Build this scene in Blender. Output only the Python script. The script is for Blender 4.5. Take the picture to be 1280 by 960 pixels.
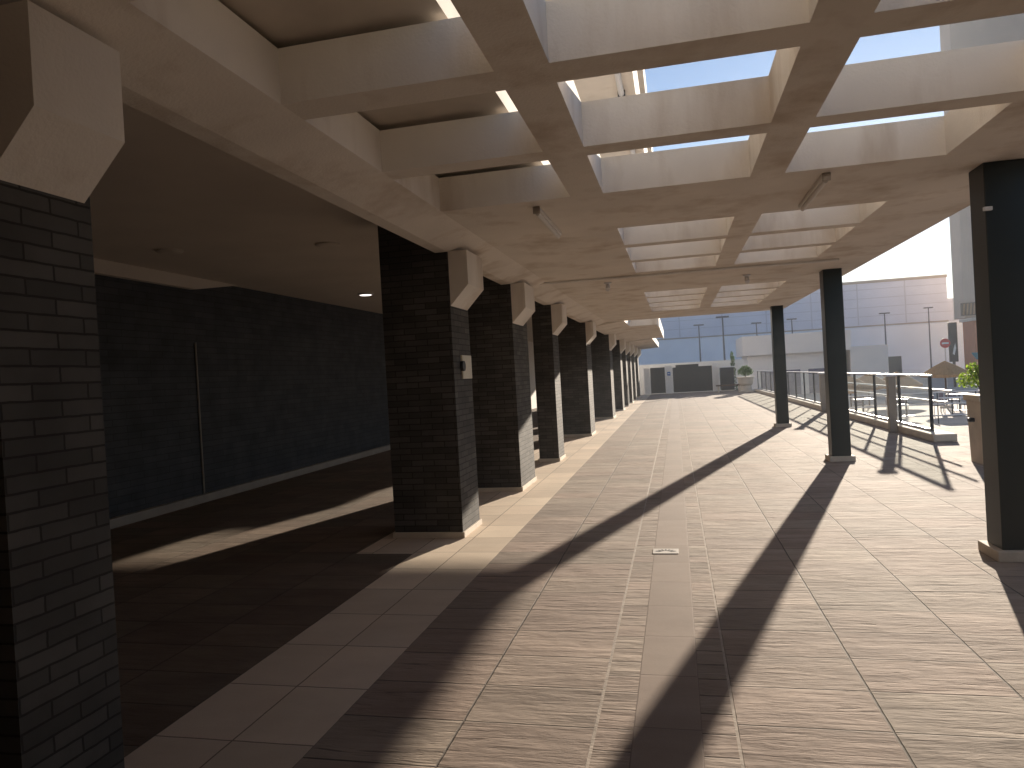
import bpy, bmesh, math, random
from mathutils import Vector, Matrix
random.seed(7)
R = math.radians
for o in list(bpy.data.objects): bpy.data.objects.remove(o)
scene = bpy.context.scene
COL = scene.collection

# ------------------------------------------------------------------ camera
yaw, pitch, roll = R(12.89), R(-0.48), R(3.23)
fw = Vector((-math.sin(yaw)*math.cos(pitch), math.cos(yaw)*math.cos(pitch), math.sin(pitch)))
rt = Vector((math.cos(yaw), math.sin(yaw), 0))
up = rt.cross(fw)
ir = rt*math.cos(roll) - up*math.sin(roll)
iu = up*math.cos(roll) + rt*math.sin(roll)
cam = bpy.data.objects.new('camera', bpy.data.cameras.new('camera'))
COL.objects.link(cam)
M = Matrix((ir, iu, -fw)).transposed().to_4x4()
M.translation = Vector((0, 0, 1.6))
cam.matrix_world = M
cam.data.sensor_width = 36.0
cam.data.lens = 897.0/1280.0*36.0
cam.data.clip_start = 0.05
cam.data.clip_end = 4000
scene.camera = cam

# ------------------------------------------------------------------ light
SUN_AZ, SUN_EL = R(15.85), R(11.4)
w = bpy.data.worlds.new('World'); scene.world = w; w.use_nodes = True
nt = w.node_tree
sky = nt.nodes.new('ShaderNodeTexSky'); sky.sky_type = 'NISHITA'; sky.sun_disc = False
sky.sun_elevation = SUN_EL; sky.sun_rotation = SUN_AZ
sky.air_density = 1.0; sky.dust_density = .2; sky.ozone_density = 4.0
bg = nt.nodes['Background']; bg.inputs['Strength'].default_value = 0.050
nt.links.new(sky.outputs[0], bg.inputs[0])
sl = bpy.data.lights.new('sun', 'SUN'); sl.energy = 5.0; sl.angle = R(0.55); sl.color = (1.0, 0.87, 0.71)
sun = bpy.data.objects.new('sun', sl); COL.objects.link(sun)
sd = Vector((math.sin(SUN_AZ)*math.cos(SUN_EL), math.cos(SUN_AZ)*math.cos(SUN_EL), math.sin(SUN_EL)))
sun.rotation_euler = sd.to_track_quat('Z', 'Y').to_euler()
sun.location = (10, 30, 20)
vs = scene.view_settings
vs.view_transform = 'Standard'; vs.look = 'None'; vs.gamma = 1; vs.use_curve_mapping = False
vs.exposure = 1.62
HAZE = 0.0015
scene.render.resolution_x, scene.render.resolution_y = 1024, 768
scene.render.engine = 'CYCLES'
scene.cycles.max_bounces = 8; scene.cycles.diffuse_bounces = 5

# ------------------------------------------------------------------ helpers
def tag(o, label=None, cat=None, group=None, kind=None):
    if label: o['label'] = label
    if cat: o['category'] = cat
    if group: o['group'] = group
    if kind: o['kind'] = kind
    return o
def thing(name, loc, label, cat, group=None, rz=0):
    o = bpy.data.objects.new(name, None); COL.objects.link(o)
    o.location = loc; o.rotation_euler = (0, 0, rz); o.empty_display_size = .2
    return tag(o, label, cat, group)
def obj(name, bm, m, parent=None, smooth=False):
    me = bpy.data.meshes.new(name)
    bmesh.ops.recalc_face_normals(bm, faces=bm.faces)
    bm.to_mesh(me); bm.free()
    me.materials.append(m)
    if smooth:
        for p in me.polygons: p.use_smooth = True
    o = bpy.data.objects.new(name, me); COL.objects.link(o)
    if parent: o.parent = parent
    return o
def dup(root, loc, label, rz=None, group=None, scale=None):
    r = root.copy(); COL.objects.link(r); r.location = loc; r['label'] = label
    if rz is not None: r.rotation_euler = (0, 0, rz)
    if scale: r.scale = scale
    if group: r['group'] = group
    for ch in list(root.children):
        c = ch.copy(); COL.objects.link(c); c.parent = r
        for g in list(ch.children):
            d = g.copy(); COL.objects.link(d); d.parent = c
    return r
def NB(): return bmesh.new()
def box(bm, x0, x1, y0, y1, z0, z1, bev=0):
    t = bmesh.new()
    bmesh.ops.create_cube(t, size=1)
    bmesh.ops.scale(t, vec=(x1-x0, y1-y0, z1-z0), verts=t.verts)
    bmesh.ops.translate(t, vec=((x0+x1)/2, (y0+y1)/2, (z0+z1)/2), verts=t.verts)
    if bev: bmesh.ops.bevel(t, geom=list(t.edges), offset=bev, segments=2, affect='EDGES', profile=.5)
    merge(bm, t); return bm
def merge(bm, t):
    me = bpy.data.meshes.new('tmp'); t.to_mesh(me); t.free(); bm.from_mesh(me); bpy.data.meshes.remove(me)
def tube(bm, a, b, r, n=10, r2=None):
    a, b = Vector(a), Vector(b); d = b-a
    t = bmesh.new()
    bmesh.ops.create_cone(t, cap_ends=True, segments=n, radius1=r, radius2=r if r2 is None else r2, depth=d.length)
    q = d.to_track_quat('Z', 'Y').to_matrix().to_4x4(); q.translation = (a+b)/2
    bmesh.ops.transform(t, matrix=q, verts=t.verts)
    merge(bm, t); return bm
def prism(bm, pts, axis, a, b):
    """extrude a polygon given as 2-D points along an axis ('x': pts are (y,z); 'y': (x,z); 'z': (x,y))"""
    def P(p, t):
        return {'x': (t, p[0], p[1]), 'y': (p[0], t, p[1]), 'z': (p[0], p[1], t)}[axis]
    A = [bm.verts.new(P(p, a)) for p in pts]; B = [bm.verts.new(P(p, b)) for p in pts]
    bm.faces.new(A); bm.faces.new(B[::-1]); n = len(pts)
    for i in range(n): bm.faces.new((A[i], A[(i+1) % n], B[(i+1) % n], B[i]))
    return bm
def lathe(bm, prof, n=20, loc=(0, 0, 0)):
    rings = []
    for r, z in prof:
        rings.append([bm.verts.new((loc[0]+r*math.cos(2*math.pi*k/n), loc[1]+r*math.sin(2*math.pi*k/n), loc[2]+z)) for k in range(n)])
    for a, b in zip(rings[:-1], rings[1:]):
        for k in range(n): bm.faces.new((a[k], a[(k+1) % n], b[(k+1) % n], b[k]))
    bm.faces.new(rings[0][::-1]); bm.faces.new(rings[-1]); return bm
def quad(bm, x0, x1, y0, y1, z):
    bm.faces.new([bm.verts.new(p) for p in ((x0, y0, z), (x1, y0, z), (x1, y1, z), (x0, y1, z))]); return bm

# ------------------------------------------------------------------ materials
def newmat(name, rough=.8, spec=.3):
    m = bpy.data.materials.new(name); m.use_nodes = True
    b = m.node_tree.nodes['Principled BSDF']
    b.inputs['Roughness'].default_value = rough; b.inputs['Specular IOR Level'].default_value = spec
    return m, m.node_tree, b
def N(t, typ, **k):
    n = t.nodes.new(typ)
    for a, v in k.items():
        if a in n.inputs: n.inputs[a].default_value = v
        else: setattr(n, a, v)
    return n
def geo_pos(t): return t.nodes.new('ShaderNodeNewGeometry').outputs['Position']
def mix(t, fac, a, b, mode='MIX'):
    n = t.nodes.new('ShaderNodeMix'); n.data_type = 'RGBA'; n.blend_type = mode
    if isinstance(fac, (int, float)): n.inputs[0].default_value = fac
    else: t.links.new(fac, n.inputs[0])
    for s, v in ((6, a), (7, b)):
        if isinstance(v, tuple): n.inputs[s].default_value = (*v, 1)
        else: t.links.new(v, n.inputs[s])
    return n.outputs[2]
def ramp(t, fac, p0, p1, c0=(0, 0, 0), c1=(1, 1, 1)):
    n = t.nodes.new('ShaderNodeValToRGB'); e = n.color_ramp.elements
    e[0].position = p0; e[1].position = p1; e[0].color = (*c0, 1); e[1].color = (*c1, 1)
    t.links.new(fac, n.inputs[0]); return n.outputs[0]
def noise(t, vec, scale, detail=4, rough=.55, vscale=None, dist=0):
    if vscale:
        mp = N(t, 'ShaderNodeMapping'); mp.inputs['Scale'].default_value = vscale
        t.links.new(vec, mp.inputs[0]); vec = mp.outputs[0]
    n = N(t, 'ShaderNodeTexNoise', Scale=scale, Detail=detail, Roughness=rough, Distortion=dist)
    t.links.new(vec, n.inputs['Vector']); return n.outputs['Fac']
def bump(t, b, h, strength, dist, prev=None):
    n = N(t, 'ShaderNodeBump'); n.inputs['Strength'].default_value = strength; n.inputs['Distance'].default_value = dist
    t.links.new(h, n.inputs['Height'])
    if prev is not None: t.links.new(prev, n.inputs['Normal'])
    t.links.new(n.outputs[0], b.inputs['Normal']); return n.outputs[0]
def math_(t, op, a, b=None):
    n = t.nodes.new('ShaderNodeMath'); n.operation = op
    for i, v in enumerate((a, b)):
        if v is None: continue
        if isinstance(v, (int, float)): n.inputs[i].default_value = v
        else: t.links.new(v, n.inputs[i])
    return n.outputs[0]
def plain(name, col, rough=.7, var=.12, vs_=3.0, bmp=.1, metal=0, spec=.3, stain=0):
    m, t, b = newmat(name, rough, spec); p = geo_pos(t)
    f = noise(t, p, vs_, 5)
    d = tuple(c*(1-var) for c in col); l = tuple(min(1, c*(1+var)) for c in col)
    c = mix(t, ramp(t, f, .3, .7), d, l)
    if stain:
        s = noise(t, p, 1.2, 6, .6, vscale=(1.6, 1.6, .35))
        c = mix(t, math_(t, 'MULTIPLY', ramp(t, s, .50, .72), stain), c, (col[0]*.66, col[1]*.58, col[2]*.50))
    t.links.new(c, b.inputs['Base Color']); b.inputs['Metallic'].default_value = metal
    if bmp: bump(t, b, noise(t, p, 60, 4), bmp, .01)
    return m
def grid_lines(t, coord, origin, pitch, width):
    """1 inside a joint line, 0 elsewhere, lines every `pitch` from `origin`"""
    a = math_(t, 'SUBTRACT', coord, origin - 1000*pitch)
    a = math_(t, 'MODULO', a, pitch)
    d = math_(t, 'MINIMUM', a, math_(t, 'SUBTRACT', pitch, a))
    n = t.nodes.new('ShaderNodeMapRange'); n.inputs[1].default_value = width*.4; n.inputs[2].default_value = width
    n.inputs[3].default_value = 1; n.inputs[4].default_value = 0
    t.links.new(d, n.inputs[0]); return n.outputs[0]
def cell(t, x, ox, px, y, oy, py):
    c = t.nodes.new('ShaderNodeCombineXYZ')
    t.links.new(math_(t, 'FLOOR', math_(t, 'DIVIDE', math_(t, 'SUBTRACT', x, ox), px)), c.inputs[0])
    t.links.new(math_(t, 'FLOOR', math_(t, 'DIVIDE', math_(t, 'SUBTRACT', y, oy), py)), c.inputs[1])
    n = t.nodes.new('ShaderNodeTexWhiteNoise'); t.links.new(c.outputs[0], n.inputs['Vector']); return n.outputs
def paving(name, c1, c2, ox, px, oy, py, split=True, joint=(.09, .075, .06), jw=.006, rel=1.0, tone=.16):
    m, t, b = newmat(name, *( (.86, .20) if split else (.85, .15) )); p = geo_pos(t)
    s = t.nodes.new('ShaderNodeSeparateXYZ'); t.links.new(p, s.inputs[0])
    # a little wander so that joints are not ruler straight
    wob = math_(t, 'MULTIPLY', math_(t, 'SUBTRACT', noise(t, p, 9, 3), .5), .008)
    X = math_(t, 'ADD', s.outputs[0], wob); Y = math_(t, 'ADD', s.outputs[1], wob)
    jx = grid_lines(t, X, ox, px, jw); jy = grid_lines(t, Y, oy, py, jw)
    j = math_(t, 'MAXIMUM', jx, jy)
    wn = cell(t, s.outputs[0], ox, px, s.outputs[1], oy, py)
    # every slab samples the stone somewhere else
    off = t.nodes.new('ShaderNodeVectorMath'); off.operation = 'MULTIPLY_ADD'
    t.links.new(wn['Color'], off.inputs[0]); off.inputs[1].default_value = (7, 7, 7); t.links.new(p, off.inputs[2])
    v = off.outputs[0]
    col = mix(t, ramp(t, noise(t, v, 2.2, 5, .6, vscale=(.8, 2.2, 1)), .32, .68), c1, c2)
    hs = t.nodes.new('ShaderNodeSeparateColor'); t.links.new(wn['Color'], hs.inputs[0])
    col = mix(t, 1.0, col, ramp(t, hs.outputs[1], 0, 1, (1.04, .985, .965) if split else (1.005, 1, .99), (.985, 1.005, .98) if split else (.99, 1, .985)), 'MULTIPLY')
    tn = N(t, 'ShaderNodeMapRange'); tn.inputs[3].default_value = 1-tone; tn.inputs[4].default_value = 1+tone*.6
    t.links.new(wn['Value'], tn.inputs[0])
    col = mix(t, 1.0, col, tn.outputs[0], 'MULTIPLY')
    if split:
        r1 = noise(t, v, 4.2, 8, .68, vscale=(.6, 2.8, 1), dist=.35)
        r2 = noise(t, v, 6.0, 6, .62, vscale=(.42, 3.6, 1), dist=.5)
        crack = ramp(t, r2, .30, .39, (1, 1, 1), (0, 0, 0))
        col = mix(t, math_(t, 'MULTIPLY', crack, .6), col, (.13, .10, .08))
        h = math_(t, 'ADD', math_(t, 'MULTIPLY', r1, .9), math_(t, 'MULTIPLY', r2, .5))
        h = math_(t, 'SUBTRACT', h, math_(t, 'MULTIPLY', crack, .25))
        h = math_(t, 'MULTIPLY', h, math_(t, 'ADD', math_(t, 'MULTIPLY', ramp(t, noise(t, v, 1.7, 4), .3, .7), .85), .35))
        amp = .014*rel
    else:
        h = math_(t, 'MULTIPLY', noise(t, v, 40, 5), .5); amp = .0015*rel
        sp = ramp(t, noise(t, p, 220, 2), .35, .7, (.86, .86, .86), (1.05, 1.05, 1.05))
        col = mix(t, 1.0, col, sp, 'MULTIPLY')
    dirt = ramp(t, noise(t, p, .9, 5, .6), .35, .75, (.86, .86, .86), (1.04, 1.04, 1.04))
    col = mix(t, 1.0, col, dirt, 'MULTIPLY')
    col = mix(t, math_(t, 'MULTIPLY', j, .9), col, joint)
    t.links.new(col, b.inputs['Base Color'])
    h = math_(t, 'SUBTRACT', h, math_(t, 'MULTIPLY', j, .6))
    bump(t, b, h, 1.0, amp)
    return m
def brick(name, c1, c2, mortar, bw=.245, bh=.062, ms=.006, rough=.85, rel=1):
    m, t, b = newmat(name, rough, .25); p = geo_pos(t)
    s = t.nodes.new('ShaderNodeSeparateXYZ'); t.links.new(p, s.inputs[0])
    c = t.nodes.new('ShaderNodeCombineXYZ')
    t.links.new(math_(t, 'ADD', s.outputs[0], s.outputs[1]), c.inputs[0]); t.links.new(s.outputs[2], c.inputs[1])
    wv = noise(t, p, 14, 3)
    br = N(t, 'ShaderNodeTexBrick'); br.offset = .5
    for k, v in (('Scale', 1), ('Mortar Size', ms), ('Mortar Smooth', .25), ('Brick Width', bw), ('Row Height', bh), ('Bias', 0)): br.inputs[k].default_value = v
    br.inputs['Color1'].default_value = (*c1, 1); br.inputs['Color2'].default_value = (*c2, 1); br.inputs['Mortar'].default_value = (*mortar, 1)
    dv = t.nodes.new('ShaderNodeVectorMath'); dv.operation = 'ADD'
    cc = t.nodes.new('ShaderNodeCombineXYZ'); q = math_(t, 'MULTIPLY', math_(t, 'SUBTRACT', wv, .5), .008)
    t.links.new(q, cc.inputs[0]); t.links.new(q, cc.inputs[1]); t.links.new(c.outputs[0], dv.inputs[0]); t.links.new(cc.outputs[0], dv.inputs[1])
    t.links.new(dv.outputs[0], br.inputs['Vector'])
    col = mix(t, 1.0, br.outputs['Color'], ramp(t, noise(t, p, 3, 5), .3, .75, (.75, .75, .75), (1.2, 1.2, 1.2)), 'MULTIPLY')
    t.links.new(col, b.inputs['Base Color'])
    h = math_(t, 'ADD', math_(t, 'MULTIPLY', br.outputs['Fac'], -1.0), math_(t, 'MULTIPLY', noise(t, p, 45, 5), .5))
    bump(t, b, h, 1.0, .006*rel)
    return m
MT = {}
SL1, SL2 = (.28, .222, .183), (.385, .310, .258)
MT['slate_r'] = paving('split_stone_right', SL1, SL2, .18, .645, 3.31, .40, joint=(.12, .10, .08))
MT['slate_l'] = paving('split_stone_left', SL1, SL2, -.44, .62, 3.21, .40, joint=(.12, .10, .08))
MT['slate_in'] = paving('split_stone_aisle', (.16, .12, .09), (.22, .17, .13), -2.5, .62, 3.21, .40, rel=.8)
MT['sett'] = paving('small_setts', SL1, SL2, -.44, 5, 3.21, .19, joint=(.14, .11, .09))
MT['smooth'] = paving('smooth_channel_tile', (.32, .25, .21), (.365, .29, .245), -.27, .30, 3.24, .565, split=False, joint=(.2, .15, .12), tone=.08)
MT['border'] = paving('border_tile', (.72, .585, .46), (.78, .65, .52), -2.5, .415, 2.91, .583, split=False, joint=(.17, .13, .10), tone=.14)
MT['grout'] = plain('pale_grout', (.40, .335, .28), .9, .2, 12, .3)
MT['plaster'] = plain('canopy_plaster', (.78, .72, .65), .85, .07, 1.5, .3, stain=.75)
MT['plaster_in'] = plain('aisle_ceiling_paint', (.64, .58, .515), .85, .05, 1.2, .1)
MT['white_wall'] = plain('white_render', (.78, .755, .72), .85, .05, 1.0, .12, stain=.2)
MT['brick'] = brick('charcoal_brick', (.062, .058, .054), (.105, .098, .090), (.034, .031, .029), ms=.005, rel=.35)
MT['brick_wall'] = brick('blue_black_brick', (.062, .066, .074), (.078, .083, .092), (.045, .048, .054), bw=.5, bh=.09, rel=.25)
MT['stone'] = plain('pale_stone', (.62, .54, .45), .8, .1, 5, .2)
MT['steel'] = plain('dark_green_paint', (.016, .021, .020), .38, .15, 2, .05, spec=.4)
MT['dark'] = plain('dark_metal', (.03, .032, .036), .5, .1, 5, .05)
MT['cover'] = plain('worn_cover', (.50, .46, .42), .7, .12, 9, .1)
MT['tan_render'] = plain('tan_render', (.62, .47, .36), .9, .05, .6, .1)
MT['cream_render'] = plain('cream_render', (.82, .73, .66), .9, .05, .5, .1)
MT['slab_dark'] = plain('awning_cloth', (.62, .56, .49), .9, .08, 3, .1)
MT['alu_dull'] = plain('grey_beige_metal', (.33, .29, .25), .5, .08, 5, .05)
MT['white_metal'] = plain('white_metal', (.72, .72, .74), .35, .04, 5, .0, spec=.5)
MT['alu'] = plain('brushed_aluminium', (.55, .55, .57), .35, .05, 5, .0, metal=.8)
MT['asphalt'] = plain('ground_concrete', (.46, .41, .36), .9, .12, .8, .2)
MT['foliage'] = plain('leaf', (.10, .20, .03), .6, .35, 14, 0)
MT['foliage_d'] = plain('leaf_dark', (.035, .085, .02), .6, .35, 14, 0)
MT['bark'] = plain('bark', (.12, .085, .06), .9, .2, 20, .4)
MT['orange'] = plain('orange_render', (.55, .20, .10), .85, .06, 2, .1)
MT['red'] = plain('sign_red', (.55, .03, .03), .4, .02, 2, 0)
MT['blue'] = plain('sign_blue', (.03, .12, .40), .4, .02, 2, 0)
MT['teal'] = plain('teal_awning', (.03, .20, .22), .7, .05, 2, 0)
MT['brown'] = plain('brown_panel', (.10, .05, .025), .6, .15, 8, .1)
MT['plaque'] = plain('plaque_cream', (.62, .56, .44), .5, .05, 5, 0)
MT['far_window'] = plain('dark_window', (.03, .035, .045), .15, .05, 2, 0, spec=.6)
MT['furn'] = plain('grey_violet_plastic', (.14, .12, .17), .5, .1, 5, 0)
MT['tabletop'] = plain('white_table', (.7, .68, .68), .4, .05, 5, 0)
for nm in ('foliage', 'foliage_d'):
    m = MT[nm]; t = m.node_tree; b = t.nodes['Principled BSDF']; outn = [n for n in t.nodes if n.type == 'OUTPUT_MATERIAL'][0]
    tr = t.nodes.new('ShaderNodeBsdfTranslucent'); ms = t.nodes.new('ShaderNodeMixShader'); ms.inputs[0].default_value = .45
    tr.inputs[0].default_value = (.35, .5, .06, 1) if nm == 'foliage' else (.09, .17, .03, 1)
    t.links.new(b.outputs[0], ms.inputs[1]); t.links.new(tr.outputs[0], ms.inputs[2]); t.links.new(ms.outputs[0], outn.inputs[0])
# straw
m, t, b = newmat('straw', .9, .1); p = geo_pos(t)
t.links.new(mix(t, ramp(t, noise(t, p, 22, 5, vscale=(1, 1, .3)), .3, .7), (.30, .17, .08), (.52, .33, .17)), b.inputs['Base Color'])
bump(t, b, noise(t, p, 50, 4), .8, .03); MT['straw'] = m
# railing glass
m, t, b = newmat('rail_glass', .05, .5); outn = [n for n in t.nodes if n.type == 'OUTPUT_MATERIAL'][0]
g = t.nodes.new('ShaderNodeBsdfTransparent'); g.inputs[0].default_value = (.95, .97, .96, 1)
gl = t.nodes.new('ShaderNodeBsdfGlossy'); gl.inputs['Roughness'].default_value = .04
df = t.nodes.new('ShaderNodeBsdfTranslucent'); df.inputs[0].default_value = (.8, .8, .8, 1)
m1 = t.nodes.new('ShaderNodeMixShader'); m2 = t.nodes.new('ShaderNodeMixShader')
m1.inputs[0].default_value = .06
t.links.new(g.outputs[0], m1.inputs[1]); t.links.new(df.outputs[0], m1.inputs[2])
m2.inputs[0].default_value = .05; t.links.new(m1.outputs[0], m2.inputs[1]); t.links.new(gl.outputs[0], m2.inputs[2])
t.links.new(m2.outputs[0], outn.inputs[0]); MT['glass'] = m
# lamp emission
m, t, b = newmat('lamp_glow', .4, .3); b.inputs['Emission Color'].default_value = (1, .93, .85, 1); b.inputs['Emission Strength'].default_value = .7
b.inputs['Base Color'].default_value = (.8, .8, .8, 1); MT['glow'] = m
# warehouse cladding: horizontal panels above, plain render below
def cladding(name, lower, upper, zsplit, ph, pw, x0):
    m, t, b = newmat(name, .8, .1); p = geo_pos(t)
    s = t.nodes.new('ShaderNodeSeparateXYZ'); t.links.new(p, s.inputs[0])
    hz = grid_lines(t, s.outputs[2], zsplit, ph, .055); vx = grid_lines(t, s.outputs[0], x0, pw, .10)
    j = math_(t, 'MAXIMUM', hz, vx)
    above = math_(t, 'GREATER_THAN', s.outputs[2], zsplit-.08)
    c = mix(t, above, lower, upper)
    c = mix(t, math_(t, 'MULTIPLY', math_(t, 'MULTIPLY', j, above), .4), c, tuple(q*.45 for q in upper))
    c = mix(t, 1.0, c, ramp(t, noise(t, p, .25, 5), .3, .7, (.92, .92, .92), (1.05, 1.05, 1.05)), 'MULTIPLY')
    t.links.new(c, b.inputs['Base Color']); return m
MT['clad'] = cladding('warehouse_cladding', (.70, .76, .86), (.58, .63, .76), 5.75, 1.15, 5.6, 23.2)

# ------------------------------------------------------------------ ground
def struct(name, bm, m): return tag(obj(name, bm, m), kind='structure')
LOW = -0.95
bm = NB(); quad(bm, -400, 400, -200, 500, LOW); struct('ground', bm, MT['asphalt'])
bm = NB(); box(bm, -12, 4.85, -12, 48.6, LOW-.05, -.012); box(bm, 4.85, 14, -12, 17.5, LOW-.05, -.012); struct('plaza_base', bm, MT['stone'])
bm = NB(); quad(bm, .184, 4.5, -12, 48.6, 0); quad(bm, 4.5, 14, -12, 14.42, 0); quad(bm, 4.9, 14, 14.42, 17.5, 0)
struct('stone_paving', bm, MT['slate_r'])
bm = NB(); quad(bm, -1.67, -.444, -12, 48.6, 0); struct('stone_paving', bm, MT['slate_l'])
bm = NB(); quad(bm, -.430, -.27, -12, 48.6, 0); quad(bm, .03, .170, -12, 48.6, 0); struct('sett_strip', bm, MT['sett'])
bm = NB(); quad(bm, -.27, .03, -12, 48.6, 0); struct('channel_paving', bm, MT['smooth'])
bm = NB(); quad(bm, -.444, -.430, -12, 48.6, 0); quad(bm, .170, .184, -12, 48.6, 0); struct('joint_strip', bm, MT['grout'])
bm = NB(); quad(bm, -2.5, -1.67, -12, 48.6, 0); quad(bm, -3.08, -2.5, 6.35, 48.6, 0)
struct('pillar_border_paving', bm, MT['border'])
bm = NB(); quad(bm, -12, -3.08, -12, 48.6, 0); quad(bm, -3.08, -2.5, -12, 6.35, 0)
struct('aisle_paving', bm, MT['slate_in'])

# ------------------------------------------------------------------ the canopy
def grid_slab(bm, xs, ys, solid, zb, zt):
    """slab with rectangular holes; zb is a function of x; no inner faces"""
    V = {}
    def v(x, y, top):
        k = (x, y, top)
        if k not in V: V[k] = bm.verts.new((x, y, zt if top else zb(x)))
        return V[k]
    nx, ny = len(xs)-1, len(ys)-1
    S = [[solid((xs[i]+xs[i+1])/2, (ys[j]+ys[j+1])/2) for j in range(ny)] for i in range(nx)]
    def s(i, j): return 0 <= i < nx and 0 <= j < ny and S[i][j]
    for i in range(nx):
        for j in range(ny):
            if not S[i][j]: continue
            a, b, c, d = xs[i], xs[i+1], ys[j], ys[j+1]
            bm.faces.new((v(a, c, 1), v(b, c, 1), v(b, d, 1), v(a, d, 1)))
            bm.faces.new((v(a, d, 0), v(b, d, 0), v(b, c, 0), v(a, c, 0)))
            for (di, dj, p, q) in ((-1, 0, (a, d), (a, c)), (1, 0, (b, c), (b, d)), (0, -1, (a, c), (b, c)), (0, 1, (b, d), (a, d))):
                if not s(i+di, j+dj): bm.faces.new((v(*p, 0), v(*q, 0), v(*q, 1), v(*p, 1)))
OX = [(-1.85, -.75), (-.49, .63), (.88, 1.98)]
OY = [(2.24, 3.27), (3.50, 4.54), (4.73, 5.77)]  # stretch behind the camera left without openings to darken the near soffit
OY += [(7.24, 8.24), (8.43, 9.43), (9.62, 10.63)]
OY += [(13.40, 14.36), (14.56, 15.52), (15.72, 16.70), (16.90, 17.90)]
xs = sorted({-2.33, -2.2, 2.88} | {x for p in OX for x in p})
ys = sorted({-9, 20.45} | {y for p in OY for y in p})
def inside(v, prs): return any(a < v < b for a, b in prs)
def canopy_z(x): return 2.92 if x < -2.1 else 3.03
canopy = thing('canopy', (0, 0, 0), 'long pierced beige concrete canopy with rows of rectangular skylight openings over the walkway', 'canopy')
bm = NB(); grid_slab(bm, xs, ys, lambda x, y: not (inside(x, OX) and inside(y, OY)) or (x < -.7 and y > 7), canopy_z, 3.31)
obj('roof_slab', bm, MT['plaster'], canopy)
# narrow continuation of the roof past the columns
bm = NB()
grid_slab(bm, [-2.33, -2.2, -1.35, -.5], [20.46, 23.2, 28.2, 33.0], lambda x, y: not (x > -1.35 and y < 23.2), canopy_z, 3.33)
grid_slab(bm, [-2.33, -2.2, -.95], [33.01, 46.0], lambda x, y: True, lambda x: 2.92 if x < -2.1 else 3.0, 3.3)
obj('roof_edge_slab', bm, MT['plaster'], canopy)
bm = NB(); box(bm, -.498, -.44, 23.2, 33.0, 2.98, 3.36); obj('fascia', bm, MT['white_wall'], canopy)
# crack-like conduit along the soffit
bm = NB()
pts = [(-2.15, 10.78), (-1.2, 10.83), (-.3, 10.88), (.7, 10.86), (1.6, 10.93), (2.33, 10.95)]
for a, b_ in zip(pts[:-1], pts[1:]): tube(bm, (*a, 3.008), (*b_, 3.008), .018, 6)
obj('conduit', bm, MT['white_wall'], canopy)

# steel columns carrying the canopy
def steel_column(y, label):
    t = thing('steel_column', (2.49, y, 0), label, 'column', 'square dark columns under the canopy')
    bm = NB(); box(bm, -.14, .14, -.14, .14, .08, 3.028, .006); obj('shaft', bm, MT['steel'], t)
    bm = NB(); box(bm, -.19, .19, -.19, .19, 0, .08, .006); obj('plinth', bm, MT['stone'], t)
    return t
c0 = steel_column(6.27, 'nearest and largest square dark green column, at the right edge with a pale stone foot')
dup(c0, (2.475, 12.28, 0), 'middle square dark column throwing the broad shadow towards the drain strip')
dup(c0, (2.55, 19.12, 0), 'farthest square dark column, beside the start of the glass railing')
bm = NB(); box(bm, -.03, .03, -.17, -.142, 2.66, 2.69, .004)
obj('cable_clip', bm, MT['white_metal'], c0).location = (-.13, 0, 0)

# ------------------------------------------------------------------ brick pillars
PW = .74
def pillar(y, dep, label):
    PW = .37 if 13 < y < 14 else .74
    t = thing('brick_pillar', (-2.2, y, 0), label, 'pillar', 'dark brick pillars along the arcade')
    bm = NB(); box(bm, -PW, 0, 0, dep, .06, 3.378); obj('brick_shaft', bm, MT['brick'], t)
    bm = NB(); prism(bm, [(.001, 2.37), (.20, 2.58), (.20, 2.925), (.001, 2.925)], 'y', .012, min(dep, .75)-.03)
    obj('corbel', bm, MT['plaster'], t)
    bm = NB(); box(bm, -PW-.02, .02, -.02, dep+.02, 0, .06, .004); obj('plinth', bm, MT['stone'], t)
    return t
PL = [(1.95, .44, 'nearest brick pillar filling the left edge with a large beige corbel at its head'),
      (7.0, .64, 'second brick pillar from the camera, with a cream plaque on its right face'),
      (9.85, 1.02, 'third brick pillar from the camera, its long right face bare brick in view'),
      (13.2, .66, 'fourth brick pillar from the camera, just behind the bare long one'),
      (18.4, 1.0, 'fifth brick pillar from the camera, standing after the first wide gap'),
      (25.0, 1.1, 'sixth brick pillar from the camera, first beyond the end of the skylights'),
      (29.9, 1.0, 'seventh brick pillar from the camera, a narrow dark strip in the row'),
      (33.2, 1.0, 'eighth brick pillar from the camera, a narrow dark strip in the row'),
      (36.5, 1.0, 'ninth brick pillar from the camera, third from the far end of the row'),
      (40.0, 1.0, 'tenth brick pillar from the camera, last but one of the row'),
      (43.8, 1.0, 'farthest brick pillar, last of the row before the gate')]
for y, d, l in PL: pillar(y, d, l)
# plaque
t = thing('wall_plaque', (-2.198, 7.42, 1.745), 'small cream plaque with a dark round mark on the second brick pillar', 'plaque')
bm = NB(); box(bm, 0, .02, -.17, .17, -.125, .125, .004); obj('plate', bm, MT['plaque'], t)
bm = NB(); tube(bm, (.004, -.16, .01), (.034, -.16, .01), .055, 20); obj('round_mark', bm, MT['dark'], t)

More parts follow.
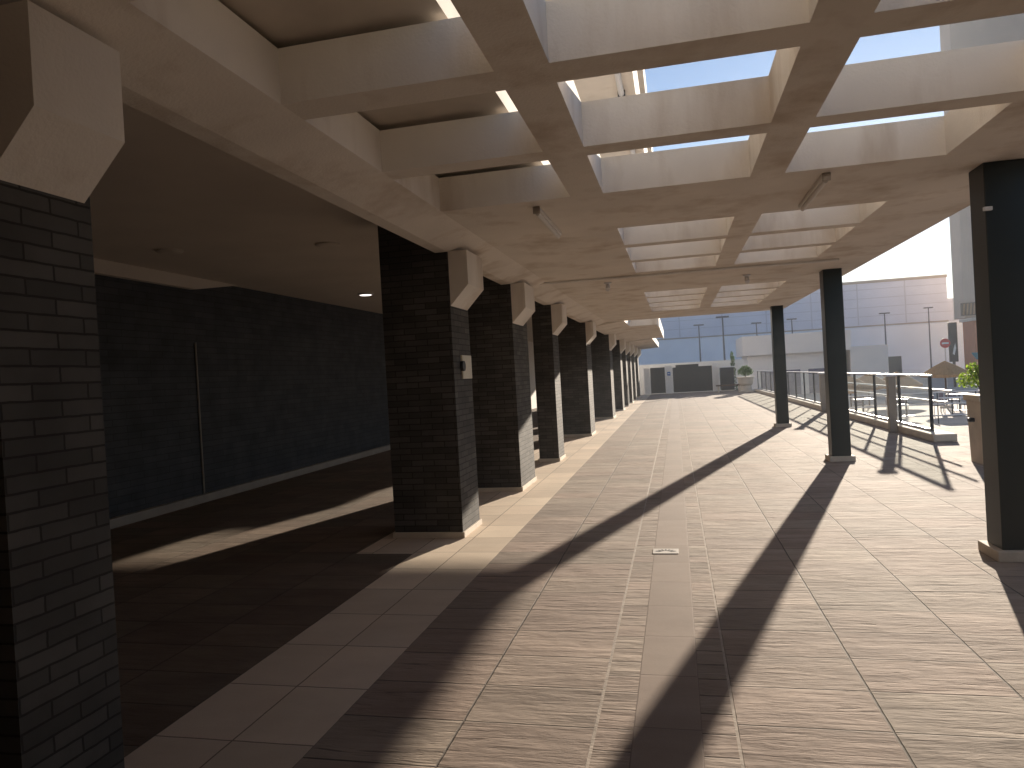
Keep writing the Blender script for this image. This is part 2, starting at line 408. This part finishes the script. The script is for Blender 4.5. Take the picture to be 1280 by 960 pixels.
# ------------------------------------------------------------------ arcade building
b0 = thing('arcade_building', (-7, 20, 0), 'long building over the arcade with dark brick rear wall and pale upper floors', 'building')
def bpart(name, bm, m): o = obj(name, bm, m, b0); o.matrix_parent_inverse = Matrix.Translation((7, -20, 0)); return o
bm = NB(); box(bm, -8.2, -7.05, -9, 26, 0, 3.379); bpart('brick_wall', bm, MT['brick_wall'])
bm = NB(); box(bm, -8.2, -7.05, 26, 48, 0, 3.379); bpart('rendered_wall', bm, MT['white_wall'])
bm = NB(); box(bm, -8.2, -2.12, -9.4, -9.0, 0, 3.379); bpart('unseen_aisle_end', bm, MT['brick_wall'])  # unseen wall added to close the aisle and keep light out
bm = NB(); box(bm, -7.045, -6.95, -9, 26, 0, .12, .006); bpart('skirting', bm, MT['alu_dull'])
bm = NB(); box(bm, -12, -2.34, -9.4, 48, 3.38, 3.72); bpart('arcade_ceiling', bm, MT['plaster_in'])
bm = NB(); box(bm, -2.338, -2.12, -9.4, 48, 3.335, 3.72); bpart('edge_beam', bm, MT['plaster'])
bm = NB(); box(bm, -12, -2.12, -9.4, 48, 3.722, 13); bpart('upper_wall', bm, MT['white_wall'])
bm = NB(); box(bm, -2.118, -.98, -9.4, 20.3, 3.35, 3.60); f = bpart('first_balcony', bm, MT['slab_dark'])
for z, x, n in ((6.3, -.41, 'balcony'), (9.3, -.41, 'balcony')):
    bm = NB(); box(bm, -2.118, x-.05, -9.4, 29, z, z+.2); box(bm, x-.048, x, -9.4, 29, z-.03, z+.95); o = bpart(n, bm, MT['plaster'])
bm = NB(); tube(bm, (-.64, -9, 6.24), (-.64, 28.9, 6.24), .05, 8); bpart('drain_pipe', bm, MT['white_metal'])
for k in range(14):
    bm = NB(); box(bm, -.70, -.58, -6.0+2.6*k, -5.9+2.6*k, 6.17, 6.30); bpart('pipe_bracket', bm, MT['dark'])
for k in range(8):
    y = -3+3.9*k
    for z in (4.0, 6.7, 9.7):
        bm = NB(); box(bm, -2.14, -2.10, y, y+1.6, z, z+2.0); bpart('window', bm, MT['far_window'])
bm = NB(); tube(bm, (-7.03, 9.5, .12), (-7.03, 9.5, 2.4), .014, 10); bpart('conduit_pipe', bm, MT['alu_dull'])
bm = NB(); prism(bm, [(-9, 3.2), (9.5, 3.2), (10.55, 3.375), (10.55, 3.378), (-9, 3.378)], 'x', -7.048, -6.95); bpart('lowered_soffit', bm, MT['plaster_in'])
# aisle downlights
def downlight(x, y, m, label):
    t = thing('ceiling_downlight', (x, y, 3.38), label, 'ceiling light', 'round ceiling fittings in the arcade')
    bm = NB(); lathe(bm, [(.15, -.001), (.15, -.02), (.12, -.03)], 28); obj('rim', bm, MT['plaster_in'] if m != 'glow' else MT['white_metal'], t)
    bm = NB(); lathe(bm, [(.115, -.031), (.10, -.036)], 28); obj('lens', bm, MT[m], t)
downlight(-5.73, 12.87, 'glow', 'lit round ceiling light glowing in the dark arcade ceiling')
downlight(-4.1, 8.17, 'plaster_in', 'unlit round ceiling fitting nearer than the lit one')
downlight(-5.9, 7.6, 'plaster_in', 'unlit round ceiling fitting near the rear brick wall')
# tube lights under the canopy
def tube_light(x, y0, y1, label):
    t = thing('tube_light', (x, (y0+y1)/2, 3.03), label, 'ceiling light', 'white tube lights under the canopy'); L = (y1-y0)/2
    bm = NB(); box(bm, -.03, .03, -L, L, -.035, -.002, .004); obj('housing', bm, MT['white_wall'], t)
    bm = NB(); tube(bm, (0, -L+.03, -.05), (0, L-.03, -.05), .019, 10); obj('tube', bm, MT['white_wall'], t)
    bm = NB(); box(bm, -.03, .03, -L-.02, -L, -.06, -.002, .003); obj('end_cap', bm, MT['alu_dull'], t)
tube_light(-1.07, 5.98, 7.15, 'white tube light fixed to the soffit on the pillar side')
tube_light(1.2, 5.92, 7.0, 'white tube light fixed to the soffit on the column side')
def sensor(x, y, label):
    t = thing('ceiling_spotlight', (x, y, 3.03), label, 'spotlight', 'small spotlights on the canopy soffit')
    bm = NB(); lathe(bm, [(.06, -.001), (.06, -.02), (.03, -.03)], 16); obj('mount', bm, MT['white_metal'], t)
    bm = NB(); tube(bm, (0, .02, -.05), (0, -.05, -.12), .035, 14); obj('head', bm, MT['white_metal'], t)
sensor(-.98, 11.5, 'small white spotlight beyond the conduit on the pillar side')
sensor(1.18, 12.0, 'small white spotlight beyond the conduit on the column side')

# ------------------------------------------------------------------ drain cover
t = thing('drain_cover', (-.16, 6.42, 0), 'small pale square drain cover with curved dark slots in the middle paving strip', 'drain cover')
bm = NB(); box(bm, -.12, .10, -.085, .085, .001, .005, .001); obj('plate', bm, MT['cover'], t)
for k in range(7):
    a = R(150-20*k)
    bm = NB(); cx, cy = -.01+.075*math.cos(a), -.055+.09*math.sin(a)
    tt = NB(); box(tt, -.008, .008, -.024, .024, .0052, .0062)
    bmesh.ops.rotate(tt, cent=(0, 0, 0), matrix=Matrix.Rotation(a-math.pi/2, 3, 'Z'), verts=tt.verts); bmesh.ops.translate(tt, vec=(cx, cy, 0), verts=tt.verts)
    merge(bm, tt); obj('slot', bm, MT['dark'], t)

# ------------------------------------------------------------------ glass railing
RX = 4.68
rail = thing('glass_railing', (RX, 15, 0), 'long glass railing with dark posts on a pale stone kerb beside the walkway', 'railing')
def rpart(n, bm, m): o = obj(n, bm, m, rail); o.matrix_parent_inverse = Matrix.Translation((-RX, -15, 0)); return o
bm = NB(); box(bm, 4.50, 4.90, 14.42, 45, 0, .14, .02); rpart('kerb', bm, MT['stone'])
bm = NB(); box(bm, RX-.03, RX+.05, 15.02, 44.4, 1.18, 1.215, .006); rpart('handrail', bm, MT['alu'])
yy = 15.05
posts = []
while yy < 44.5: posts.append(yy); yy += 1.96
for k, y in enumerate(posts):
    bm = NB(); box(bm, RX-.02, RX+.03, y-.025, y+.025, .14, 1.18); rpart('post', bm, MT['dark'])
    if k < len(posts)-1:
        bm = NB(); box(bm, RX-.004, RX+.004, y+.05, posts[k+1]-.05, .20, 1.14); rpart('glass_panel', bm, MT['glass'])
bm = NB(); box(bm, RX-.02, RX+.02, 15.1, 44.3, .141, .185); rpart('bottom_channel', bm, MT['alu'])
for z, x, y0 in ((.92, 4.80, 14.3), (.70, 4.80, 14.6)):
    bm = NB(); tube(bm, (x, y0, z), (x, 26, z), .021, 10); o = rpart('ramp_handrail', bm, MT['alu'])
    for k in range(6):
        y = 15.05+1.96*k; bm = NB(); tube(bm, (x, y, z), (RX+.03, y, z-.04), .01, 6); rpart('bracket', bm, MT['alu'])
def bollard(y, label):
    t = thing('bollard_light', (4.42, y, 0), label, 'bollard light', 'square bollard lights along the railing')
    bm = NB(); box(bm, -.075, .075, -.075, .075, 0, 1.18, .006); obj('post', bm, MT['alu_dull'], t)
    bm = NB(); box(bm, -.11, .11, -.11, .11, 1.18, 1.23, .008); obj('cap', bm, MT['white_metal'], t)
bollard(16.6, 'nearer square grey post with a white cap in front of the glass railing')
bollard(23.9, 'farther square grey post with a white cap, seen between the two far columns')

# ------------------------------------------------------------------ vegetation helpers
def leaf_cloud(bm, n, cen, rad, size, rnd, shell=.4, elong=1.8):
    for _ in range(n):
        while True:
            v = Vector((rnd.uniform(-1, 1), rnd.uniform(-1, 1), rnd.uniform(-1, 1)))
            if shell < v.length < 1: break
        c = Vector(cen)+Vector((v.x*rad[0], v.y*rad[1], v.z*rad[2]))
        q = Matrix.Rotation(rnd.uniform(0, 6.28), 3, 'Z') @ Matrix.Rotation(rnd.uniform(-1.2, 1.2), 3, 'X')
        s = size*rnd.uniform(.6, 1.3); e = s*elong
        P = [(-s*.5, 0, 0), (0, -e*.5, .1*s), (s*.5, 0, 0), (0, e*.5, .1*s)]
        bm.faces.new([bm.verts.new(c+q @ Vector(p)) for p in P])
# planter with bright shrub at the right, partly behind the near column
rnd = random.Random(3)
t = thing('square_planter', (4.40, 11.5, 0), 'tall square beige planter behind the nearest column', 'planter')
bm = NB()
prism(bm, [(-.24, 0), (.24, 0), (.27, .97), (-.27, .97)], 'y', -.26, .26); obj('box', bm, MT['stone'], t)
bm = NB(); box(bm, -.30, .30, -.29, .29, .90, .985, .01); obj('rim', bm, MT['stone'], t)
bm = NB(); box(bm, -.35, -.276, -.05, .03, .60, .66, .01); obj('tap', bm, MT['dark'], t)
t = thing('shrub', (4.27, 11.5, .985), 'bright green leafy shrub growing in the tall beige planter', 'shrub')
bm = NB()
for k in range(5):
    a = k*1.3; tube(bm, (0, 0, 0), (.16*math.cos(a), .16*math.sin(a), .22+.05*k), .012, 6, .005)
obj('stems', bm, MT['bark'], t)
bm = NB()
for c, r, n in (((0, 0, .30), .20, 260), ((-.16, .02, .22), .17, 260), ((.16, 0, .33), .14, 150), ((.02, -.1, .42), .10, 90), ((-.08, .08, .40), .09, 70)):
    leaf_cloud(bm, n, c, (r, r, r*.8), .035, rnd, .3)
obj('foliage', bm, MT['foliage'], t)

# ------------------------------------------------------------------ far end of the plaza
g = thing('metal_gate', (0, 48, 0), 'wide dark sheet metal gate between white posts at the end of the walkway', 'gate')
bm = NB(); box(bm, -1.64, -.70, -.03, .03, .06, 1.74); obj('narrow_leaf', bm, MT['dark'], g)
bm = NB(); box(bm, -.20, 2.27, -.03, .03, .06, 1.68); obj('wide_leaf', bm, MT['dark'], g)
bm = NB(); box(bm, .0, 1.45, .04, .08, 1.6, 1.84); obj('top_panel', bm, MT['dark'], g)
for x0, x1, h in ((-2.05, -1.66, 1.72), (-.68, -.22, 1.82), (2.29, 2.66, 1.84)):
    bm = NB(); box(bm, x0, x1, -.12, .14, 0, h, .01); obj('gate_post', bm, MT['white_wall'], g)
s_ = thing('notice_sign', (-.45, 47.86, 1.3), 'small blue notice fixed on the white post between the gate leaves', 'sign')
bm = NB(); box(bm, -.10, .10, -.01, .01, -.12, .12); obj('board', bm, MT['blue'], s_)
bm = NB(); box(bm, -.06, .06, -.014, -.0105, -.03, .03); obj('symbol', bm, MT['white_metal'], s_)
t = thing('utility_cabinet', (3.15, 47.6, 0), 'dark grey utility cabinet beside the wide gate', 'cabinet')
bm = NB(); box(bm, -.42, .42, -.25, .25, .08, 1.5, .015); obj('body', bm, MT['cab'] if 'cab' in MT else MT['dark'], t)
bm = NB(); box(bm, -.46, .46, -.29, .29, 1.5, 1.56, .01); obj('lid', bm, MT['white_metal'], t)
bm = NB(); box(bm, -.40, .40, -.24, .24, 0, .08); obj('base', bm, MT['stone'], t)
for x in (-.2, .2):
    bm = NB(); box(bm, x-.19, x+.19, -.268, -.252, .14, 1.44, .003); obj('door', bm, MT['dark'], t)
t = thing('low_bench', (3.1, 45.6, 0), 'low dark wooden bench in front of the cabinet', 'bench')
bm = NB(); box(bm, -.75, .75, -.2, .2, .38, .45, .01); obj('seat', bm, MT['brown'], t)
for x in (-.6, .6):
    bm = NB(); box(bm, x-.05, x+.05, -.18, .18, 0, .38); obj('leg', bm, MT['stone'], t)
t = thing('stone_planter', (3.98, 44.3, 0), 'stepped pale stone planter at the far end of the railing', 'planter')
bm = NB(); lathe(bm, [(.30, 0), (.33, .1), (.30, .38), (.42, .5), (.45, .80), (.50, .82), (.50, .90), (.40, .90)], 20); obj('pot', bm, MT['stone'], t)
bm = NB(); box(bm, -.38, .38, -.38, .38, -.001, .12, .02); obj('foot', bm, MT['stone'], t)
t = thing('round_shrub', (3.98, 44.3, .9), 'dark green rounded shrub in the stone planter', 'shrub')
bm = NB(); tube(bm, (0, 0, 0), (0, 0, .35), .03, 8); obj('stem', bm, MT['bark'], t)
bm = NB()
for c, r, n in (((0, 0, .34), .40, 700), ((-.2, 0, .28), .27, 250), ((.22, 0, .30), .27, 250), ((.05, 0, .5), .25, 200)): leaf_cloud(bm, n, c, (r, r, r*.75), .05, rnd, .3)
obj('foliage', bm, MT['foliage_d'], t)
t = thing('cypress_tree', (3.75, 50.5, LOW), 'slim upright cypress behind the stone planter', 'tree')
bm = NB(); tube(bm, (0, 0, 0), (0, 0, 1.5), .06, 8, .03); obj('trunk', bm, MT['bark'], t)
bm = NB()
for k in range(9):
    z = .6+k*.33; r = .36*(1-k/11)
    leaf_cloud(bm, 150, (rnd.uniform(-.04, .04), 0, z), (r, r, .3), .06, rnd, .3)
obj('crown', bm, MT['foliage_d'], t)
# low white wall behind the gate
bm = NB(); box(bm, -8, 4.6, 52, 52.3, LOW, 2.0); tag(obj('boundary_wall', bm, MT['white_wall']), 'low white rendered wall running behind the dark gate', 'wall')

# white flat-roofed building
b = thing('flat_roofed_building', (5.3, 60, LOW), 'low beige flat-roofed building behind the glass railing', 'building')
def fp(n, bm, m): o = obj(n, bm, m, b); o.matrix_parent_inverse = Matrix.Translation((-5.3, -60, -LOW)); return o
bm = NB(); box(bm, 5.7, 13.0, 60.5, 66, LOW, 2.3); fp('wall', bm, MT['cream_render'])
bm = NB(); box(bm, 5.3, 13.3, 60, 66.5, 2.3, 3.85); fp('roof_parapet', bm, MT['cream_render'])
bm = NB(); box(bm, 13.3, 16.0, 60.4, 65, LOW, 2.55); fp('side_annex', bm, MT['cream_render'])
for x in (6.6, 8.4, 10.2):
    bm = NB(); box(bm, x, x+1.2, 60.46, 60.52, LOW, 1.0); fp('door', bm, MT['furn'])
# warehouse
b = thing('warehouse', (15, 100, LOW), 'huge pale blue-grey warehouse with panelled upper walls closing the view', 'building')
def wp(n, bm, m): o = obj(n, bm, m, b); o.matrix_parent_inverse = Matrix.Translation((-15, -100, -LOW)); return o
bm = NB(); box(bm, -60, 33.6, 100, 160, LOW, 11.4); wp('main_wall', bm, MT['clad'])
bm = NB(); box(bm, 33.62, 70, 100.5, 150, LOW, 8.5); wp('lower_wing', bm, MT['clad'])
bm = NB(); box(bm, -60.1, 33.7, 99.94, 99.998, 11.15, 11.5); wp('coping', bm, MT['dark_trim'] if 'dark_trim' in MT else MT['alu_dull'])
bm = NB(); box(bm, -60, 33.6, 99.93, 99.996, 5.60, 5.74); wp('ledge', bm, MT['alu_dull'])
bm = NB(); box(bm, 23.5, 28.0, 99.95, 99.995, LOW, 1.6); wp('loading_door', bm, MT['far_window'])

# tall building on the right
b = thing('tall_building', (36, 90, LOW), 'tall beige building raised on pillars behind the nearest column', 'building')
def tp(n, bm, m): o = obj(n, bm, m, b); o.matrix_parent_inverse = Matrix.Translation((-36, -90, -LOW)); return o
bm = NB(); box(bm, 31.2, 56, 88, 91, 5.4, 44); tp('wall', bm, MT['tan_render'])
for x in (40, 45.5, 51):
    for z in (6.4, 11, 15.6, 20.2, 24.8, 29.4):
        bm = NB(); box(bm, x-1.2, x+1.2, 87.96, 88.02, z, z+2.4); tp('window', bm, MT['far_window'])
        bm = NB(); box(bm, x-1.3, x+1.3, 87.85, 87.958, z-.15, z-.002); tp('sill', bm, MT['stone'])
for x in (39, 47, 55):
    bm = NB(); box(bm, x-.5, x+.5, 88.6, 89.6, LOW, 5.398); tp('support', bm, MT['tan_render'])
s_ = thing('projecting_sign', (31.45, 87.6, 6.3), 'small brown slatted sign hanging at the bottom corner of the tall building', 'sign')
bm = NB(); box(bm, -.73, .73, -.12, .12, -.7, .7, .02); obj('panel', bm, MT['brown'], s_)
for k in range(4):
    bm = NB(); prism(bm, [(-.62+.34*k, -.6), (-.46+.34*k, -.6), (-.34+.34*k, .6), (-.50+.34*k, .6)], 'y', -.15, -.122); obj('stripe', bm, MT['straw'], s_)
# orange house
b = thing('orange_house', (24, 68, LOW), 'orange rendered house glimpsed beyond the totem sign', 'house')
bm = NB(); box(bm, .8, 8, 0, 2.5, 0, 5.2); obj('wall', bm, MT['orange'], b)
bm = NB(); box(bm, .6, 8.2, -.2, 2.7, 5.2, 5.45); obj('roof', bm, MT['stone'], b)
bm = NB(); prism(bm, [(-.9, 1.9), (0, 2.4), (0, 2.5), (-.9, 2.0)], 'x', .5, 3); obj('awning', bm, MT['teal'], b)
bm = NB(); box(bm, 1.6, 2.8, -.04, .02, 3.0, 4.2); obj('window', bm, MT['far_window'], b)
# totem sign and no-entry sign
s_ = thing('totem_sign', (20.4, 60, LOW), 'tall dark totem sign with a pale leaf-like mark, beyond the terrace', 'sign')
bm = NB(); box(bm, -.28, .28, -.12, .12, 1.9, 4.85, .02); obj('panel', bm, MT['dark_green'] if 'dark_green' in MT else MT['dark'], s_)
bm = NB(); tube(bm, (0, 0, 0), (0, 0, 1.9), .10, 10); obj('pole', bm, MT['dark'], s_)
bm = NB(); prism(bm, [(-.10, 2.5), (.02, 2.4), (.14, 2.9), (.10, 3.3), (-.02, 2.9)], 'y', -.13, -.122); obj('emblem', bm, MT['alu'], s_)
s_ = thing('no_entry_sign', (19.2, 58, LOW), 'round red no-entry sign on a pole left of the dark totem', 'sign')
bm = NB(); tube(bm, (0, -.02, 3.3), (0, .02, 3.3), .34, 28); obj('disc', bm, MT['red'], s_)
bm = NB(); box(bm, -.22, .22, -.03, -.021, 3.24, 3.36); obj('bar', bm, MT['white_metal'], s_)
bm = NB(); tube(bm, (0, .05, 0), (0, .05, 3.6), .04, 8); obj('pole', bm, MT['alu'], s_)

# lamp posts
def lamp_post(x, y, ztop, label, double=True):
    t = thing('street_lamp', (x, y, LOW), label, 'street lamp', 'street lamps beyond the gate'); h = ztop-LOW
    bm = NB(); tube(bm, (0, 0, 0), (0, 0, h), .09, 10, .05); obj('pole', bm, MT['lamp_grey'], t)
    bm = NB(); box(bm, -.12, .12, -.12, .12, 0, .35, .02); obj('base', bm, MT['lamp_grey'], t)
    bm = NB(); box(bm, -.45, .45, -.12, .12, h, h+.12, .03); obj('lamp_head', bm, MT['lamp_grey'], t)
MT['lamp_grey'] = plain('lamp_grey_paint', (.10, .11, .14), .5, .05, 5, 0)
lamp_post(3.45, 53.5, 5.05, 'nearest street lamp, standing just behind the utility cabinet')
lamp_post(2.2, 66, 5.3, 'thin street lamp left of the nearest one')
lamp_post(7.5, 70, 5.35, 'street lamp showing only its head above the flat roof, left of the far column')
lamp_post(10.9, 72, 5.6, 'street lamp above the flat roof, right of the far column')
lamp_post(19.2, 73, 5.6, 'street lamp right of the flat-roofed building, in front of the warehouse')
lamp_post(27.0, 86, 6.6, 'farthest street lamp, in front of the right part of the warehouse')

# ------------------------------------------------------------------ terrace
def parasol(x, y, r, h, label):
    t = thing('straw_parasol', (x, y, LOW), label, 'parasol', 'straw parasols on the terrace')
    bm = NB(); n = 22; zt = h; prof = []
    rings = []
    for q, z in ((.03, zt), (r*.5, zt-.22*r-.05), (r, zt-.62*r), (r*.98, zt-.62*r-.12), (.02, zt-.18)):
        rings.append([bm.verts.new((q*(1+.04*math.sin(5*k+q*9))*math.cos(6.2832*k/n), q*(1+.04*math.sin(5*k+q*9))*math.sin(6.2832*k/n), z+(.03*math.sin(7*k) if q > .4 else 0))) for k in range(n)])
    for a, b_ in zip(rings[:-1], rings[1:]):
        for k in range(n): bm.faces.new((a[k], a[(k+1) % n], b_[(k+1) % n], b_[k]))
    bm.faces.new(rings[0])
    obj('thatch', bm, MT['straw'], t)
    bm = NB(); tube(bm, (0, 0, 0), (0, 0, zt-.1), .04, 8); obj('pole', bm, MT['bark'], t)
    bm = NB(); lathe(bm, [(.28, 0), (.28, .08), (.1, .12)], 16); obj('base', bm, MT['stone'], t)
parasol(12.35, 37.5, 1.0, 2.2, 'open straw parasol standing clear right of the railing end')
parasol(11.2, 41.0, 1.15, 1.75, 'low straw parasol behind the last glass panel of the railing')
parasol(9.6, 40.0, 1.1, 1.75, 'low straw parasol behind the middle of the glass railing')
parasol(8.4, 38.5, 1.1, 1.7, 'low straw parasol nearest to the middle column')
def table(x, y, label):
    t = thing('terrace_table', (x, y, LOW), label, 'table', 'terrace tables')
    bm = NB(); box(bm, -.4, .4, -.4, .4, .72, .75, .008); obj('tabletop', bm, MT['tabletop'], t)
    bm = NB(); tube(bm, (0, 0, .03), (0, 0, .72), .03, 8); obj('pedestal', bm, MT['dark'], t)
    bm = NB(); box(bm, -.25, .25, -.25, .25, 0, .03); obj('base', bm, MT['dark'], t)
    return t
def chair(x, y, rz, label):
    t = thing('terrace_chair', (x, y, LOW), label, 'chair', 'terrace chairs', rz)
    bm = NB(); box(bm, -.22, .22, -.22, .22, .43, .47, .01); obj('seat', bm, MT['furn'], t)
    bm = NB(); box(bm, -.22, .22, .19, .22, .50, .88, .008); obj('backrest', bm, MT['furn'], t)
    for sx in (-1, 1):
        for sy in (-1, 1):
            bm = NB(); tube(bm, (sx*.2, sy*.2, 0), (sx*.19, sy*.19, .43 if sy < 0 else .86), .014, 6); obj('leg', bm, MT['alu'], t)
    return t
tb = table(10.9, 32.5, 'white-topped terrace table nearest to the ramp railing')
dup(tb, (12.1, 35.2, LOW), 'white-topped terrace table under the clear straw parasol')
dup(tb, (9.4, 33.2, LOW), 'white-topped terrace table seen through the last glass panel')
dup(tb, (8.0, 34.5, LOW), 'white-topped terrace table seen through the glass nearer the middle column')
ch = chair(10.4, 32.6, R(90), 'grey-violet chair left of the table nearest the ramp railing')
for x, y, r, l in ((11.45, 32.4, -90, 'grey-violet chair right of the table nearest the ramp railing'), (12.1, 35.85, 0, 'grey-violet chair behind the table under the parasol'),
                   (11.55, 35.1, 90, 'grey-violet chair left of the table under the parasol'), (12.7, 35.1, -90, 'grey-violet chair right of the table under the parasol'),
                   (9.4, 33.85, 0, 'grey-violet chair behind the table seen through the last glass panel'), (8.85, 33.1, 90, 'grey-violet chair left of the table seen through the last glass panel'),
                   (8.0, 35.15, 0, 'grey-violet chair behind the table near the middle column')):
    dup(ch, (x, y, LOW), l, R(r))
rr = thing('ramp_railing', (9.5, 29, LOW), 'white double-bar ramp railing crossing in front of the terrace', 'railing')
for k in range(8):
    bm = NB(); tube(bm, (-4+1.25*k, 0, 0), (-4+1.25*k, 0, 1.15), .02, 8); obj('post', bm, MT['dark'], rr)
for z in (.30, .72, 1.15):
    bm = NB(); tube(bm, (-4.2, 0, z), (5, 0, z), .025, 8); obj('bar', bm, MT['white_metal'], rr)

# unseen brick walls added beside and behind the camera to darken the foreground
w_ = thing('added_side_wall', (3.2, -3, 0), 'unseen dark brick wall added right of the walkway to shade the near floor', 'wall')
bm = NB(); box(bm, -.15, .15, -9, 7.6, 0, 3.02); obj('brickwork', bm, MT['brick'], w_)
bm = NB(); box(bm, -.17, .17, -9.02, 7.62, 0, .08); obj('plinth', bm, MT['stone'], w_)
w_ = thing('added_end_wall', (.5, -5, 0), 'unseen dark brick wall added behind the camera to darken the near soffit', 'wall')
bm = NB(); box(bm, -2.6, 2.5, -.15, .15, 0, 2.9); obj('brickwork', bm, MT['brick'], w_)
bm = NB(); box(bm, -2.6, 2.5, -.17, .17, 0, .08); obj('plinth', bm, MT['stone'], w_)
# ------------------------------------------------------------------ haze
m = bpy.data.materials.new('haze'); m.use_nodes = True; t = m.node_tree; t.nodes.clear()
o_ = t.nodes.new('ShaderNodeOutputMaterial'); v = t.nodes.new('ShaderNodeVolumePrincipled')
v.inputs['Color'].default_value = (.90, .94, 1, 1); v.inputs['Density'].default_value = HAZE; v.inputs['Anisotropy'].default_value = .1
t.links.new(v.outputs[0], o_.inputs['Volume'])
bm = NB(); box(bm, -402, 402, -202, 502, LOW-1, 46); tag(obj('haze', bm, m), kind='stuff')
